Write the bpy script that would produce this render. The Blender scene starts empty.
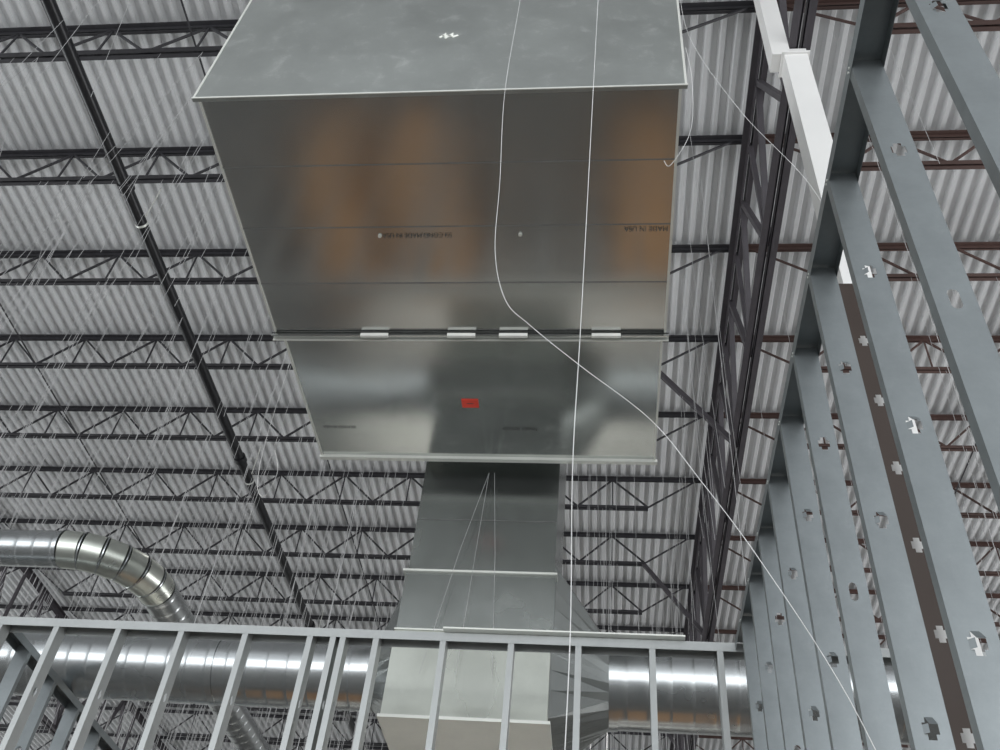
import bpy, bmesh, random
from math import *
from mathutils import Vector, Matrix
random.seed(7)
C=bpy.context.collection
CZ=1.6

# ---------------------------------------------------------------- materials
def nodes(name):
    m=bpy.data.materials.new(name); m.use_nodes=True
    nt=m.node_tree; return m,nt,nt.nodes['Principled BSDF']
def plain(name,col,rough=.6,metal=0,var=.12,scale=6):
    m,nt,b=nodes(name)
    tc=nt.nodes.new('ShaderNodeTexCoord'); n=nt.nodes.new('ShaderNodeTexNoise'); n.inputs['Scale'].default_value=scale; n.inputs['Detail'].default_value=5
    nt.links.new(tc.outputs['Object'],n.inputs['Vector'])
    r=nt.nodes.new('ShaderNodeValToRGB'); r.color_ramp.elements[0].position=.3; r.color_ramp.elements[1].position=.7
    r.color_ramp.elements[0].color=tuple(c*(1-var) for c in col)+(1,); r.color_ramp.elements[1].color=tuple(min(1,c*(1+var)) for c in col)+(1,)
    nt.links.new(n.outputs['Fac'],r.inputs['Fac']); nt.links.new(r.outputs['Color'],b.inputs['Base Color'])
    b.inputs['Roughness'].default_value=rough; b.inputs['Metallic'].default_value=metal
    return m
def galv(name,col=(.55,.57,.58),r0=.22,r1=.42,metal=.95,scale=2.5,bands=None,var=.06,bumps=.06,scuff=0,sthr=.58):
    m,nt,b=nodes(name); L=nt.links
    tc=nt.nodes.new('ShaderNodeTexCoord')
    n=nt.nodes.new('ShaderNodeTexNoise'); n.inputs['Scale'].default_value=scale*.5; n.inputs['Detail'].default_value=3; n.inputs['Roughness'].default_value=.5
    L.new(tc.outputs['Object'],n.inputs['Vector'])
    mr=nt.nodes.new('ShaderNodeMapRange'); mr.inputs['From Min'].default_value=.3; mr.inputs['From Max'].default_value=.7; mr.inputs['To Min'].default_value=r0; mr.inputs['To Max'].default_value=r1
    L.new(n.outputs['Fac'],mr.inputs['Value']); L.new(mr.outputs['Result'],b.inputs['Roughness'])
    n2=nt.nodes.new('ShaderNodeTexNoise'); n2.inputs['Scale'].default_value=scale; n2.inputs['Detail'].default_value=10; n2.inputs['Roughness'].default_value=.75
    L.new(tc.outputs['Object'],n2.inputs['Vector'])
    r=nt.nodes.new('ShaderNodeValToRGB'); r.color_ramp.elements[0].position=.3; r.color_ramp.elements[1].position=.7
    r.color_ramp.elements[0].color=tuple(c*(1-var) for c in col)+(1,); r.color_ramp.elements[1].color=tuple(min(1,c*(1+var)) for c in col)+(1,)
    L.new(n2.outputs['Fac'],r.inputs['Fac'])
    out=r.outputs['Color']
    if scuff:
        n4=nt.nodes.new('ShaderNodeTexNoise'); n4.inputs['Scale'].default_value=7; n4.inputs['Detail'].default_value=12; n4.inputs['Roughness'].default_value=.8; n4.inputs['Distortion'].default_value=.4
        L.new(tc.outputs['Object'],n4.inputs['Vector'])
        r4=nt.nodes.new('ShaderNodeValToRGB'); r4.color_ramp.elements[0].position=sthr; r4.color_ramp.elements[1].position=sthr+.14
        r4.color_ramp.elements[0].color=(0,0,0,1); r4.color_ramp.elements[1].color=(scuff,)*3+(1,)
        L.new(n4.outputs['Fac'],r4.inputs['Fac'])
        mx=nt.nodes.new('ShaderNodeMix'); mx.data_type='RGBA'; L.new(r4.outputs['Color'],mx.inputs['Factor']); L.new(out,mx.inputs['A']); mx.inputs['B'].default_value=(.8,.8,.78,1)
        out=mx.outputs['Result']
        mm=nt.nodes.new('ShaderNodeMath'); mm.operation='MULTIPLY_ADD'; mm.inputs[1].default_value=-.9; mm.inputs[2].default_value=metal
        L.new(r4.outputs['Color'],mm.inputs[0]); L.new(mm.outputs[0],b.inputs['Metallic'])
    L.new(out,b.inputs['Base Color'])
    if not scuff: b.inputs['Metallic'].default_value=metal
    bump=nt.nodes.new('ShaderNodeBump'); bump.inputs['Strength'].default_value=bumps; bump.inputs['Distance'].default_value=.02
    if bands:
        w=nt.nodes.new('ShaderNodeTexWave'); w.wave_type='BANDS'; w.bands_direction=bands; w.wave_profile='SAW'
        w.inputs['Scale'].default_value=2.2; w.inputs['Distortion'].default_value=0
        L.new(tc.outputs['Object'],w.inputs['Vector'])
        p=nt.nodes.new('ShaderNodeMath'); p.operation='POWER'; p.inputs[1].default_value=12
        L.new(w.outputs['Fac'],p.inputs[0]); L.new(p.outputs[0],bump.inputs['Height']); bump.inputs['Strength'].default_value=.3
    else:
        n3=nt.nodes.new('ShaderNodeTexNoise'); n3.inputs['Scale'].default_value=.9; n3.inputs['Detail'].default_value=1
        L.new(tc.outputs['Object'],n3.inputs['Vector']); L.new(n3.outputs['Fac'],bump.inputs['Height'])
    L.new(bump.outputs['Normal'],b.inputs['Normal'])
    return m
M_duct=galv('galvanised_duct',(.50,.51,.50),.15,.21,1.0,bumps=.35,scuff=.10,sthr=.58)
M_duct_sc=galv('galvanised_duct_scuffed',(.50,.515,.50),.15,.22,1.0,bumps=.45,scuff=.30,sthr=.55)
M_duct2=galv('galvanised_duct_front',(.42,.44,.425),.3,.42,.85,3.5,scuff=.20,sthr=.54,bumps=.3)
M_drop=galv('galvanised_drop_duct',(.38,.40,.39),.2,.28,.95,3.5,scuff=.12,sthr=.56,bumps=.4)
M_seam=plain('seam_metal_dark',(.20,.20,.195),.5,.6)  # darker metal of the raised seam strips
M_duct3=galv('galvanised_duct_low',(.55,.57,.52),.25,.34,.9,3.5,scuff=.2,bumps=.4)
M_clean=galv('bright_galvanised',(.80,.81,.76),.3,.45,.5)
M_spx=galv('spiral_duct_x',(.48,.50,.505),.22,.3,bands='X')
M_spy=galv('spiral_duct_y',(.48,.50,.505),.22,.3,bands='Y')
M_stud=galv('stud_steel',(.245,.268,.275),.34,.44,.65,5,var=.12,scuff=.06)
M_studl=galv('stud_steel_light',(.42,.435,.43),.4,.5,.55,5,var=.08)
M_stud_b=galv('stud_steel_shaded',(.055,.040,.033),.4,.6,.3,5)  # dark brown stands in for a steel web lying in shadow
M_joist=plain('joist_primer',(.042,.041,.046),.55,.2)
M_rust=plain('joist_primer_rust',(.085,.050,.043),.6,.1,.4,.6)
M_girder=plain('girder_primer',(.072,.065,.073),.5,.2)
M_deck=plain('roof_deck_paint',(.66,.665,.67),.55,.0,.10,.7)
M_white=plain('white_paint',(.84,.83,.81),.5,var=.05,scale=1)
M_black=plain('black_pipe_paint',(.010,.010,.012),.35)
M_wire=plain('hanger_wire_steel',(.55,.55,.55),.4,.2)
M_wirew=plain('white_wire',(.72,.72,.71),.5)
M_red=plain('red_sticker',(.85,.07,.04),.5)
M_ink=plain('ink',(.08,.08,.08),.7)
M_floor=plain('concrete_floor',(.20,.196,.188),.7,0,.2,.6)
M_wall=plain('tilt_up_wall',(.5,.5,.48),.8)
M_ply=plain('plywood',(.62,.35,.17),.6,0,.15,2)
M_drywall=plain('drywall_board',(.85,.85,.8),.7)
M_dark=plain('dark_pallet',(.06,.05,.045),.8)

# ---------------------------------------------------------------- mesh helper
class MB:
    def __init__(s): s.v=[];s.f=[];s.m=[];s.mats=[];s.sm=[]
    def mi(s,mat):
        if mat not in s.mats: s.mats.append(mat)
        return s.mats.index(mat)
    def face(s,pts,mat,smooth=False):
        i=len(s.v); s.v+= [tuple(p) for p in pts]; s.f.append(tuple(range(i,i+len(pts)))); s.m.append(s.mi(mat)); s.sm.append(smooth)
    def raw(s,vs,fs,mat,smooth=False):
        i=len(s.v); s.v+=[tuple(v) for v in vs]; k=s.mi(mat)
        for f in fs: s.f.append(tuple(a+i for a in f)); s.m.append(k); s.sm.append(smooth)
    def box(s,a,b,mat):
        x0,y0,z0=a;x1,y1,z1=b
        s.raw([(x0,y0,z0),(x1,y0,z0),(x1,y1,z0),(x0,y1,z0),(x0,y0,z1),(x1,y0,z1),(x1,y1,z1),(x0,y1,z1)],
              [(0,3,2,1),(4,5,6,7),(0,1,5,4),(1,2,6,5),(2,3,7,6),(3,0,4,7)],mat)
    def beam(s,p,q,w,h,mat,up=(0,0,1)):
        p=Vector(p);q=Vector(q);d=(q-p).normalized();u=Vector(up)
        if abs(d.dot(u))>.98:u=Vector((0,1,0))
        a=d.cross(u).normalized();b=a.cross(d)
        vs=[]
        for c in (p,q):
            for i,j in ((-1,-1),(1,-1),(1,1),(-1,1)): vs.append(c+a*i*w/2+b*j*h/2)
        s.raw(vs,[(0,1,2,3),(7,6,5,4),(0,4,5,1),(1,5,6,2),(2,6,7,3),(3,7,4,0)],mat)
    def tube(s,pts,r,mat,seg=6,cap=True):
        pts=[Vector(p) for p in pts]; vs=[];n=len(pts); a=None
        for i,p in enumerate(pts):
            d=(pts[min(i+1,n-1)]-pts[max(i-1,0)]).normalized()
            if a is None:
                a=d.orthogonal().normalized()
            a=(a-d*a.dot(d)).normalized(); b=d.cross(a)
            rr=r[i] if isinstance(r,(list,tuple)) else r
            for k in range(seg):
                t=2*pi*k/seg; vs.append(p+(a*cos(t)+b*sin(t))*rr)
        fs=[]
        for i in range(n-1):
            for k in range(seg):
                fs.append((i*seg+k,i*seg+(k+1)%seg,(i+1)*seg+(k+1)%seg,(i+1)*seg+k))
        s.raw(vs,fs,mat,True)
        if cap:
            s.raw(vs[:seg],[tuple(range(seg))],mat); s.raw(vs[-seg:],[tuple(range(seg))],mat)
    def obj(s,name,parent=None,loc=(0,0,0)):
        me=bpy.data.meshes.new(name); me.from_pydata(s.v,[],s.f)
        for m in s.mats: me.materials.append(m)
        me.polygons.foreach_set('material_index',s.m); me.polygons.foreach_set('use_smooth',s.sm); me.update()
        o=bpy.data.objects.new(name,me); o.location=loc; C.objects.link(o)
        if parent: o.parent=parent
        return o
def inst(o,loc,rot=None):
    n=bpy.data.objects.new(o.name.split('.')[0],o.data); n.location=loc
    if rot: n.rotation_euler=rot
    C.objects.link(n); return n
def smooth_path(P,n=8):
    P=[Vector(p) for p in P]; out=[]
    for i in range(len(P)-1):
        a=P[max(i-1,0)];b=P[i];c=P[i+1];d=P[min(i+2,len(P)-1)]
        for k in range(n):
            t=k/n
            out.append(.5*((2*b)+(c-a)*t+(2*a-5*b+4*c-d)*t*t+(-a+3*b-3*c+d)*t**3))
    out.append(P[-1]); return out

# ---------------------------------------------------------------- room shell
JB=10.54; JT=11.12; DK=11.17
b=MB(); b.box((-26,-14,-.2),(16,28,0),M_floor); b.obj('floor')
b=MB(); x=-24.0; pitch=.1524; prof=[(0,0),(.045,0),(.068,.06),(.125,.06),(.1524,0)]
pts=[]
while x<15:
    for px,pz in prof[:-1]: pts.append((x+px,DK+pz))
    x+=pitch
vs=[];fs=[]
for (px,pz) in pts: vs+=[(px,-4,pz),(px,27.5,pz)]
for i in range(len(pts)-1): fs.append((2*i,2*i+1,2*i+3,2*i+2))
b.raw(vs,fs,M_deck)
b.obj('ceiling')
b=MB(); b.box((-26,27.5,0),(16,27.8,11.4),M_wall); b.obj('wall_back')
b=MB(); b.box((-26.3,-4,0),(-26,27.8,11.4),M_wall); b.obj('wall_left')
b=MB(); b.box((16,-4,0),(16.3,27.8,11.4),M_wall); b.obj('wall_right')

# ---------------------------------------------------------------- open web bar joists
def joist_mesh(name,mat,L=12.6):
    b=MB()
    h=JT-JB
    for sgn in (-1,1):
        b.box((0,sgn*.012 if sgn>0 else -.062,h-.008),(L,.062 if sgn>0 else -.012,h),mat)
        b.box((0,.012*sgn-.003,h-.05),(L,.012*sgn+.003,h-.008),mat)
        b.box((.9,.012 if sgn>0 else -.055,0),(L-.9,.055 if sgn>0 else -.012,.007),mat)
        b.box((.9,.012*sgn-.003,.007),(L-.9,.012*sgn+.003,.05),mat)
    n=10; p=(L-1.8)/n
    b.beam((.15,0,h-.03),(.9,0,.03),.022,.022,mat); b.beam((L-.15,0,h-.03),(L-.9,0,.03),.022,.022,mat)
    for i in range(n):
        x0=.9+i*p
        b.beam((x0,0,.03),(x0+p/2,0,h-.03),.024,.024,mat); b.beam((x0+p/2,0,h-.03),(x0+p,0,.03),.024,.024,mat)
        b.beam((x0+p/2,0,.03),(x0+p/2,0,h-.03),.018,.018,mat)
    return b
GX=1.55; GL=-11.1
jl=joist_mesh('bar_joist',M_joist).obj('bar_joist',loc=(GL+.03,-.146,JB))
jr=joist_mesh('bar_joist',M_rust).obj('bar_joist',loc=(GX+.03,-.146,JB))
jf=inst(jl,(GL-12.62,-.146,JB))
for k in range(1,18):
    y=-.146+1.524*k
    inst(jl,(GL+.03,y,JB)); inst(jr,(GX+.03,y,JB)); inst(jl,(GL-12.62,y,JB))
b=MB()
for bx in (-8,-4.2,-1.6,5,9):
    b.beam((bx,-3,JB+.02),(bx,27,JB+.02),.015,.015,M_joist)
b.obj('joist_bridging')

# ---------------------------------------------------------------- joist girders
def girder(x,name):
    b=MB(); zb=9.2; zt=JT-.08; m=M_girder
    for s in (-1,1):
        b.box((x+s*.09-.08*(s>0)-.0,-4,zb),(x+s*.09+.08*(s<0),27,zb+.012),m)
        b.box((x+s*.02-.006,-4,zb),(x+s*.02+.006,27,zb+.1),m)
        b.box((x+s*.09-.08*(s>0),-4,zt),(x+s*.09+.08*(s<0),27,zt+.012),m)
        b.box((x+s*.02-.006,-4,zt-.1),(x+s*.02+.006,27,zt),m)
    y=-.146-1.524*2; 
    while y<26.5:
        b.beam((x,y,zb+.05),(x,y+.762,zt-.05),.06,.06,m); b.beam((x,y+.762,zt-.05),(x,y+1.524,zb+.05),.06,.06,m)
        b.beam((x,y,zb+.05),(x,y,zt-.03),.05,.05,m)
        y+=1.524
    for i,k in enumerate((6,9,12)):
        yy=-.146+1.524*k
        b.beam((x,yy,zb+.05),(x-.95 if x>0 else x+.95,yy,JB+.02),.06,.06,m)
    return b.obj(name)
girder(GX,'joist_girder'); girder(GL,'joist_girder')

# ---------------------------------------------------------------- columns
b=MB()
b.box((1.40,3.85,0),(1.58,4.03,9.0),M_white); b.box((1.38,3.83,9.0),(1.60,4.05,9.02),M_white)
b.box((1.31,3.86,9.03),(1.455,4.02,11.05),M_white)
b.box((1.455,3.90,9.03),(1.60,3.98,9.19),M_white)
b.box((1.33,3.78,0),(1.65,4.1,.03),M_white)
b.obj('white_steel_column')
b=MB(); b.box((GL-.1,4.32,0),(GL+.1,4.52,9.17),M_white); b.box((GL-.16,4.26,9.17),(GL+.16,4.58,9.195),M_white); b.box((GL-.16,4.26,0),(GL+.16,4.58,.03),M_white); b.obj('white_steel_column')

# ---------------------------------------------------------------- metal studs
def stud_mb(H,mat,w=.092,fl=.035,sp=.61,z0=.3,hs=1.0,tabs=False,slots=False):
    b=MB()
    bm=bmesh.new(); edges=[]
    def loop(P):
        vs=[bm.verts.new((p[0],0,p[1])) for p in P]
        for i in range(len(vs)): edges.append(bm.edges.new((vs[i],vs[(i+1)%len(vs)])))
    loop([(0,0),(w,0),(w,H),(0,H)])
    z=z0; i=0
    while z<H-.1:
        A,B,E,D=.017*hs,.009*hs,.026*hs,.013*hs
        if slots and i%2: # oblong slot
            P=[(.011*hs*cos(t),s*.018*hs+.011*hs*sin(t)) for s,t in [(1,0),(1,pi/4),(1,pi/2),(1,3*pi/4),(1,pi),(-1,pi),(-1,5*pi/4),(-1,3*pi/2),(-1,7*pi/4),(-1,2*pi)]]
        else:
            P=[(-B,-E),(B,-E),(B,-D),(A,-D),(A,D),(B,D),(B,E),(-B,E),(-B,D),(-A,D),(-A,-D),(-B,-D)]
        loop([(w/2+p[0],z+p[1]) for p in P])
        if tabs:
            cx=w/2
            b.face([(cx-B,-.0,z+E),(cx+B,0,z+E),(cx+B+.004,-.016,z+D*.3),(cx-B+.004,-.016,z+D*.3)],mat)
            b.face([(cx-A,0,z-D),(cx-A,0,z+D*.6),(cx-A+.012,-.010,z+D*.6),(cx-A+.012,-.010,z-D)],mat)
        z+=sp; i+=1
    bmesh.ops.triangle_fill(bm,use_beauty=True,edges=edges)
    bm.verts.index_update()
    b.raw([v.co[:] for v in bm.verts],[tuple(v.index for v in f.verts) for f in bm.faces],mat); bm.free()
    for x in (0,w):
        b.face([(x,0,0),(x,fl,0),(x,fl,H),(x,0,H)],mat)
        xi=x+(.009 if x==0 else -.009)
        b.face([(x,fl,0),(xi,fl,0),(xi,fl,H),(x,fl,H)],mat)
    return b
WT=4.42
def track(b,p,q,zt,leg,w=.095,top=True,mat=M_stud):
    (x0,y0),(x1,y1)=p,q; d=Vector((x1-x0,y1-y0,0)).normalized(); n=Vector((-d.y,d.x,0))*w/2
    P=Vector((x0,y0,zt));Q=Vector((x1,y1,zt)); dz=Vector((0,0,-leg if top else leg))
    b.face([P-n,Q-n,Q+n,P+n],mat)
    for s in (-1,1):
        b.face([P+n*s,Q+n*s,Q+n*s+dz,P+n*s+dz],mat)
root=bpy.data.objects.new('right_stud_partition',None); C.objects.link(root)
sm=stud_mb(WT-.01,M_stud,z0=.235,tabs=True,hs=1.1).obj('stud_1',root,(.73,1.49-2*.406,.005))
smb=stud_mb(WT-.01,M_stud,z0=.235+.02,slots=True,tabs=False,hs=1.15).obj('stud_2',root,(.73,1.49-3*.406,.005))
for k in range(-4,9):
    if k in(-2,-3): continue
    o=inst(sm if k%3 else smb,(.73+random.uniform(-.002,.002),1.49+.406*k,.005+random.uniform(-.004,.0))); o.name='stud_%d'%(k+6); o.parent=root
b=MB(); track(b,(.776,-.4),(.776,5.04),WT,.05); track(b,(.776,-.4),(.776,5.04),.003,.03,top=False)
for k in range(-4,9):
    for dy in (.0,.02): b.tube([(.7285,1.505+.406*k+dy*.8,WT-.025),(.726,1.505+.406*k+dy*.8,WT-.025)],.004,M_clean,8)
b.obj('track',root)
root=bpy.data.objects.new('cross_stud_partition',None); C.objects.link(root)
sm2=stud_mb(WT-.01,M_studl).obj('stud_1',root)
sm2.rotation_euler=(0,0,pi/2); 
xs=[.66+.0,.28,-.14,-.53,-.93,-1.33,-1.53,-1.59,-1.73,-2.13,-2.53,-2.93,-3.33,-3.70,-4.1,-4.5,-4.9,-5.3,1.1,1.5,1.9,2.3,2.7,3.1]
sm2.location=(xs[0],5.05,.005)
for i,x in enumerate(xs[1:]):
    o=inst(sm2,(x,5.05,.005),(0,0,pi/2)); o.name='stud_%d'%(i+2); o.parent=root
b=MB(); track(b,(-5.6,5.096),(3.3,5.096),WT,.055,mat=M_studl); track(b,(-5.6,5.096),(3.3,5.096),.003,.03,top=False,mat=M_studl)
b.beam((-.95+.0,5.03,WT+.008),(.45,5.03,WT+.009),.05,.01,M_clean)
b.obj('track',root)
root=bpy.data.objects.new('left_stud_partition',None); C.objects.link(root)
for k in range(12):
    o=inst(sm,(-3.78,5.4+.406*k,.005)); o.name='stud_%d'%(k+1); o.parent=root
b=MB(); track(b,(-3.734,5.15),(-3.734,10.2),WT,.05); track(b,(-3.734,5.15),(-3.734,10.2),.003,.03,top=False)
b.beam((-3.72,5.2,4.0),(-3.72,7.2,2.2),.05,.01,M_stud)
b.obj('track',root)
root=bpy.data.objects.new('far_stud_partition',None); C.objects.link(root)
for k in range(13):
    o=inst(sm2,(-9.4+.406*k,8.0,.005),(0,0,pi/2)); o.name='stud_%d'%(k+1); o.parent=root
b=MB(); track(b,(-9.6,8.046),(-3.9,8.046),WT,.055); track(b,(-9.6,8.046),(-3.9,8.046),.003,.03,top=False); b.obj('track',root)
b=stud_mb(6.0,M_stud_b,w=.135,fl=.035,sp=.442,z0=5.52-.442*12,hs=1.5); b.obj('shaded_tall_stud',loc=(1.315,3.72,0))  # tall stud with its shade put into the brown colour

# ---------------------------------------------------------------- big rectangular duct
duct=bpy.data.objects.new('rectangular_supply_duct',None); C.objects.link(duct)
b=MB(); b.box((-2.13,2.45,6.0),(.35,4.13,7.7),M_duct)
for yy in (2.86,3.28,3.70):
    b.box((-2.13,yy-.003,5.997),(.35,yy+.002,6.0),M_seam); b.box((-2.13,yy+.002,5.9975),(.35,yy+.005,6.0),M_duct)
b.obj('plenum_body',duct)
b=MB(); b.box((-2.09,4.13,6.01),(.335,5.37,7.7),M_duct_sc); 
b.obj('plenum_extension',duct)
b=MB(); b.box((-2.17,2.43,5.99),(.385,2.45,7.9),M_duct2)
b.box((-2.172,2.426,5.988),(.387,2.43,6.0),M_clean)
for xx in (-2.168,.372): b.box((xx,2.427,6.0),(xx+.012,2.43,7.9),M_clean)
b.obj('front_panel',duct)
b=MB()
b.box((-2.16,4.105,5.968),(.375,4.112,6.02),M_duct); b.box((-2.16,4.148,5.968),(.375,4.155,6.02),M_clean); b.box((-2.16,4.105,5.985),(.375,4.155,5.995),M_duct)
for cx in (-1.48,-.92,-.59,-.01): b.box((cx-.09,4.10,5.960),(cx+.09,4.118,5.985),M_drywall)
b.box((-2.11,5.35,5.985),(.355,5.385,6.01),M_clean)
b.box((-2.14,2.45,5.99),(-2.13,4.1,6.03),M_clean); b.box((.345,2.45,5.99),(.358,4.1,6.03),M_clean)
b.box((.33,4.155,5.998),(.342,5.37,6.03),M_clean); b.box((-2.10,4.155,5.998),(-2.088,5.37,6.03),M_clean)
for (fx,fy) in ((-1.32,3.34),(-.5,3.34)):
    b.tube([(fx,fy,6.0),(fx,fy,5.99)],.011,M_clean,10)
b.obj('flanges',duct)
b=MB(); b.box((-.99,4.74,6.004),(-.875,4.82,6.009),M_red); b.box((-.955,4.775,6.003),(-.91,4.781,6.004),M_ink); b.obj('sticker',duct)
def text(s,loc,rot,size,mat):
    c=bpy.data.curves.new('stamp','FONT'); c.body=s; c.size=size; c.align_x='CENTER'; c.align_y='CENTER'; c.materials.append(mat)
    o=bpy.data.objects.new('stamp',c); o.location=loc; o.rotation_euler=rot; C.objects.link(o); o.parent=duct
text('SSI.COND,MADE IN USA',(-1.10,3.34,5.993),(pi,0,pi),.038,M_ink)
text('MADE IN USA',(.21,3.31,5.993),(pi,0,pi),.040,M_ink)
text('MADE IN USA',(-.606,5.04,6.005),(pi,0,pi),.04,M_ink)
text('SSI.MADE IN USA',(-1.9,5.04,6.005),(pi,0,pi),.032,M_ink)
b=MB()
for (p,q) in (((-.93,6.58),(-.90,6.62)),((-.90,6.62),(-.90,6.57)),((-.90,6.57),(-.86,6.62)),((-.86,6.62),(-.86,6.58)),((-.86,6.58),(-.83,6.60)),((-.92,6.60),(-.85,6.595))):
    b.beam((p[0],2.428,p[1]),(q[0],2.428,q[1]),.003,.014,M_drywall,up=(0,0,1))
b.obj('chalk_mark',duct)
b=MB()
for sx in (-2.12,.34):
    for sy in (2.9,5.0): b.tube([(sx,sy,7.6),(sx,sy,JB+.02)],.003,M_wire,6)
b.obj('hanger_rods',duct)

drop=bpy.data.objects.new('vertical_drop_duct',None); C.objects.link(drop)
X0,X1,Y0,Y1=-1.36,-.35,5.6,6.55
b=MB()
b.box((X0,Y0,5.18),(X1,Y1,7.2),M_drop); b.box((X0-.01,Y0-.01,4.73),(X1+.01,Y1,5.18),M_drop)
b.box((X0-.015,Y0-.02,4.14),(X1,Y1,4.73),M_duct3)
b.box((X0,5.39,6.2),(X1,Y0,7.1),M_duct)
for zz in (5.62,): b.box((X0,Y0-.003,zz),(X1,Y0,zz+.006),M_seam)
b.box((X0-.03,Y0-.03,5.172),(X1+.02,Y1,5.188),M_clean); b.box((X0-.03,Y0-.035,4.125),(X1+.02,Y1+.02,4.145),M_clean); b.box((X0-.02,Y0-.03,4.724),(X1+.02,Y1,4.735),M_clean)
b.obj('duct_body',drop)
def loft(b,x0,rect,x1,c,r,mat,n=32):
    (ya,yb,za,zb)=rect; A=[];B=[]
    for k in range(n):
        t=2*pi*k/n; cy,cz=cos(t),sin(t); s=1/max(abs(cy),abs(cz))
        A.append((x0,(ya+yb)/2+cy*s*(yb-ya)/2,(za+zb)/2+cz*s*(zb-za)/2)); B.append((x1,c[0]+cy*r,c[1]+cz*r))
    b.raw(A+B,[(k,(k+1)%n,n+(k+1)%n,n+k) for k in range(n)],mat,False)
RZ=4.65; RY=6.1
b=MB(); loft(b,X1,(5.65,6.5,4.2,5.3),.02,(RY,RZ),.29,M_drop); loft(b,X0,(5.65,6.5,4.25,5.1),X0-.2,(RY,RZ),.24,M_drop); b.obj('takeoffs',drop)

# ---------------------------------------------------------------- round spiral ducts
def ring(b,c,axis,r,mat,w=.03):
    a=Vector(axis); c=Vector(c); b.tube([c-a*w,c+a*w],r,mat,40)
b=MB(); b.tube([(.0,RY,RZ),(8,RY,RZ)],.28,M_spx,40)
for x in (.05,1.2,2.6,4.5): ring(b,(x,RY,RZ),(1,0,0),.288,M_spx)
for x in (1,3): b.tube([(x,RY,RZ+.2),(x,RY,JB+.02)],.003,M_wire)
b.obj('round_spiral_duct')
b=MB(); b.tube([(X0-.18,RY,RZ),(-14,RY,RZ)],.23,M_spx,40)
for x in (-1.6,-2.7,-3.9,-5.4,-7): ring(b,(x,RY,RZ),(1,0,0),.238,M_spx)
for x in (-6,-3,-2): b.tube([(x,RY,RZ+.2),(x,RY,JB+.02)],.003,M_wire)
b.obj('round_spiral_duct')
EZ=5.6; er=.145
b=MB(); b.tube([(-14,6.08,EZ),(-4.25,6.08,EZ)],er,M_spx,36)
P=[]
for i in range(7):
    t=i/6*pi/2; P.append((-4.25+.57*sin(t),6.08+.57*(1-cos(t)),EZ))
for i in range(6): b.tube([P[i],P[i+1]],er*1.03,M_duct3,36,cap=False)
b.tube([(P[-1][0],P[-1][1],EZ),(P[-1][0],13,EZ)],er,M_spy,36)
for i in range(7):
    t=i/6*pi/2; ring(b,P[i],(cos(t),sin(t),0),er*1.06,M_spx,.005)
ring(b,(-3.68,7.6,EZ),(0,1,0),er*1.08,M_spy,.02)
for (x,y) in ((-6,6.08),(-3.68,9)): b.tube([(x,y,EZ+.1),(x,y,JB+.02)],.003,M_wire)
b.obj('elbowed_spiral_duct')

# ---------------------------------------------------------------- black sprinkler main
b=MB(); pz=9.9; px=-.622*8.3
b.tube([(px,-3,pz),(px,27,pz)],.066,M_black,14)
y=1
while y<27:
    ring(b,(px,y,pz),(0,1,0),.084,M_black,.05)
    b.tube([(px,y+.5,pz),(px,y+.5,JB+.03)],.008,M_clean,6); ring(b,(px,y+.5,pz),(0,1,0),.071,M_clean,.012)
    y+=4.6
b.obj('black_sprinkler_main')

# ---------------------------------------------------------------- wires
b=MB()
for i in range(600):
    k=random.randint(3,15); y=-.146+1.524*k; x=random.uniform(-12,1.3)
    if x>-2.6 and x<.6 and 2.2<y<7.2: continue
    zt=JB; zb=random.uniform(4.8,8.2)
    dx,dy=random.uniform(-.14,.14),random.uniform(-.10,.10)
    r=.0010+.00017*y
    b.tube([(x,y,zt),(x+dx*.3,y+dy*.3,(zt+zb)/2),(x+dx,y+dy,zb)],r,M_wire,4,cap=False)
for i in range(26):
    k=random.randint(2,9); y=-.146+1.524*k; x=random.uniform(-9,-3.2)
    for j in range(3):
        dx,dy=random.uniform(-.5,.5),random.uniform(-.3,.3); zb=random.uniform(6.2,8.2)
        b.tube([(x,y,JB),(x+dx*.4,y+dy*.4,(JB+zb)/2),(x+dx,y+dy,zb)],.0012+.00013*y,M_wire,4,cap=False)
for i in range(110):
    k=random.randint(3,12); y=-.146+1.524*k; x=random.uniform(1.9,8)
    b.tube([(x,y,JB),(x+random.uniform(-.1,.1),y,random.uniform(5,8.5))],.0012+.00018*y,M_wire,4,cap=False)
for (x,y,z,s) in ((-3.6,7.47,7.2,.2),):
    P=[(x,y,JB),(x+.02,y,z+1),(x+s*.4,y,z+.2),(x+s,y,z),(x+s*1.3,y,z+.3),(x+s*.8,y,z+.6)]
    b.tube(smooth_path(P),.0025,M_wirew,5,cap=False)
b.obj('hanger_wires')
b=MB()
A=[(-.50,2.35,8.0),(-.488,2.3,6.73),(-.494,2.3,5.76),(-.456,2.3,5.0),(-.436,2.3,4.53),(-.374,2.3,4.24),(-.274,2.3,4.10),(-.093,2.3,3.90),(.135,2.3,3.66),(.276,2.3,3.42),(.423,2.3,3.14),(.597,2.3,2.74),(.72,2.3,2.3)]
b.tube(smooth_path(A),.0013,M_wirew,6,cap=False)
b.tube(smooth_path([(-.04,2.25,8.0),(-.06,2.2,6.47),(-.089,2.2,4.12),(-.10,2.2,3.41),(-.09,2.2,2.82),(-.1,2.2,2.2)]),.0015,M_wirew,6,cap=False)
b.tube(smooth_path([(.39,2.38,7.2),(.407,2.37,6.4),(.607,2.4,5.69),(.84,2.4,5.08),(.95,2.4,4.45)]),.001,M_wirew,6,cap=False)
b.tube(smooth_path([(.388,2.39,6.3),(.40,2.38,5.95),(.37,2.38,5.5),(.27,2.38,5.22),(.24,2.38,5.25)]),.0012,M_wirew,6,cap=False)
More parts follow.
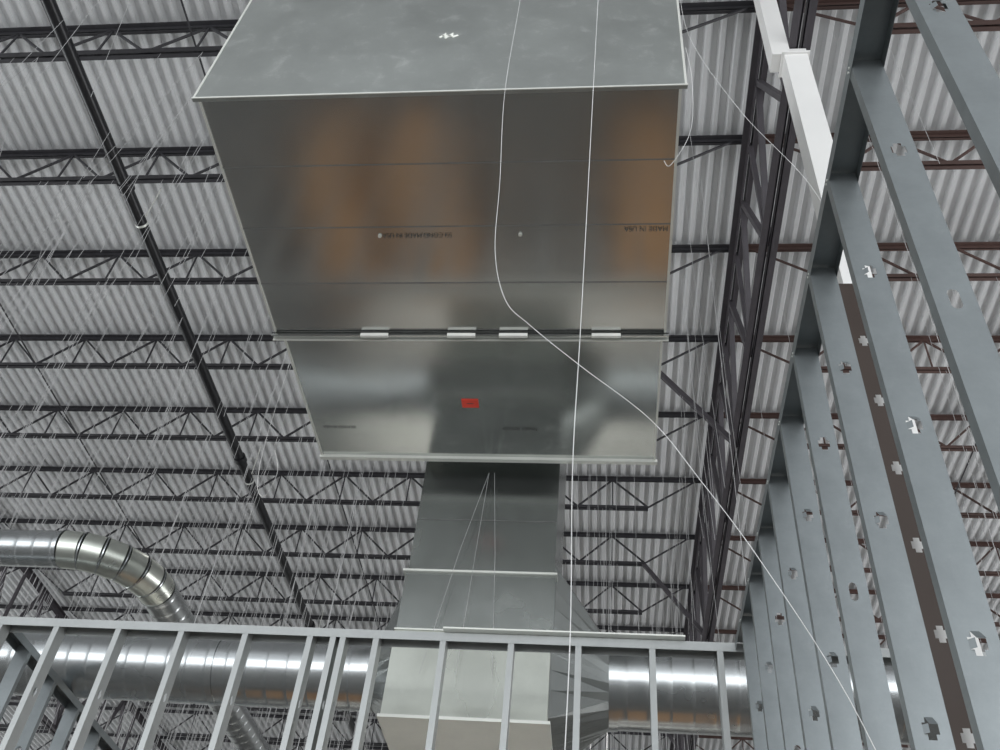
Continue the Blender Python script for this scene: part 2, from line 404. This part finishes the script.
for (x0,x1) in ((-.86,-1.16),(-.86,-.93),(-.82,-.70)):
    b.tube([(x0,5.5,5.98),(x0+(x1-x0)*.5,5.53,5.3),(x1,5.53,4.4)],.0015,M_wire,5,cap=False)
b.obj('dangling_cable')

# ---------------------------------------------------------------- added floor stacks, mirrored in the duct underside
def stack(x0,y0,x1,y1,h,mat):
    b=MB(); z=.12
    while z<h:
        dx,dy=random.uniform(-.015,.015),random.uniform(-.015,.015)
        b.box((x0+dx,y0+dy,z),(x1+dx,y1+dy,z+.1),mat); z+=.105
    for i in range(3):
        xx=x0+.05+(x1-x0-.2)*i/2; b.box((xx,y0,0),(xx+.1,y1,.12),M_dark)
    return b
stack(-3.6,6.0,-2.95,8.0,1.1,M_ply).obj('ply_reflection_prop')  # added unseen stacks, give the brown patches mirrored in the duct
stack(-2.55,6.0,-1.75,8.0,1.1,M_ply).obj('ply_reflection_prop')
stack(.1,6.0,.95,8.0,1.1,M_ply).obj('ply_reflection_prop')
stack(-3.4,8.8,1.0,9.2,.5,M_drywall).obj('pale_reflection_prop')  # added unseen pale boards, give the bright bands mirrored in the duct
stack(-5.5,11.0,1.6,11.9,.6,M_drywall).obj('pale_reflection_prop')

# ---------------------------------------------------------------- light
w=bpy.data.worlds.new('sky'); bpy.context.scene.world=w; w.use_nodes=True
w.node_tree.nodes['Background'].inputs['Color'].default_value=(.92,.96,1,1); w.node_tree.nodes['Background'].inputs['Strength'].default_value=.95
def area(name,loc,rot,sx,sy,e,col=(1,1,1)):
    l=bpy.data.lights.new(name,'AREA'); l.shape='RECTANGLE'; l.size=sx; l.size_y=sy; l.energy=e; l.color=col
    o=bpy.data.objects.new(name,l); o.location=loc; o.rotation_euler=rot; C.objects.link(o); return o
area('fill_open_end',(-4,-9,4.5),(radians(105),0,0),24,8,1550,(.95,.98,1))  # added fill panel behind the camera, boosts the sky light
area('fill_left_wall',(-25.5,12,3.5),(radians(105),0,radians(-90)),20,5,2600,(.95,.98,1))  # added fill along the solid left wall, no opening there
area('fill_right_wall',(15.5,12,3.5),(radians(105),0,radians(90)),20,5,1600,(.97,.98,1))  # added fill along the solid right wall, no opening there
def spot(name,loc,e,ang,col=(1,.98,.95)):
    l=bpy.data.lights.new(name,'SPOT'); l.energy=e; l.spot_size=radians(ang); l.spot_blend=.6; l.shadow_soft_size=.3; l.color=col
    o=bpy.data.objects.new(name,l); o.location=loc; C.objects.link(o); return o
spot('stack_fill_spot',(-3.2,11.5,9.0),2200,48)  # added spots without a fixture, brighten the pale boards for their reflection
spot('stack_fill_spot',(.2,11.5,9.0),2200,48)
spot('stack_fill_spot',(-3.4,7.9,9.0),480,50)  # added spots without a fixture, brighten the plywood for its reflection
spot('stack_fill_spot',(1.0,7.9,9.0),480,45)

# ---------------------------------------------------------------- camera
M=Matrix(((0.99376,-0.005836,0.11138),(0.075464,-0.700147,-0.71),(0.082126,0.713975,-0.695338)))
cam=bpy.data.cameras.new('camera'); cam.sensor_width=36; cam.lens=959.4/1000*36; cam.clip_end=200
o=bpy.data.objects.new('camera',cam); C.objects.link(o)
mw=M.to_4x4(); mw.translation=(0,0,CZ); o.matrix_world=mw
bpy.context.scene.camera=o
try: bpy.context.scene.view_settings.view_transform='Standard'
except Exception: pass
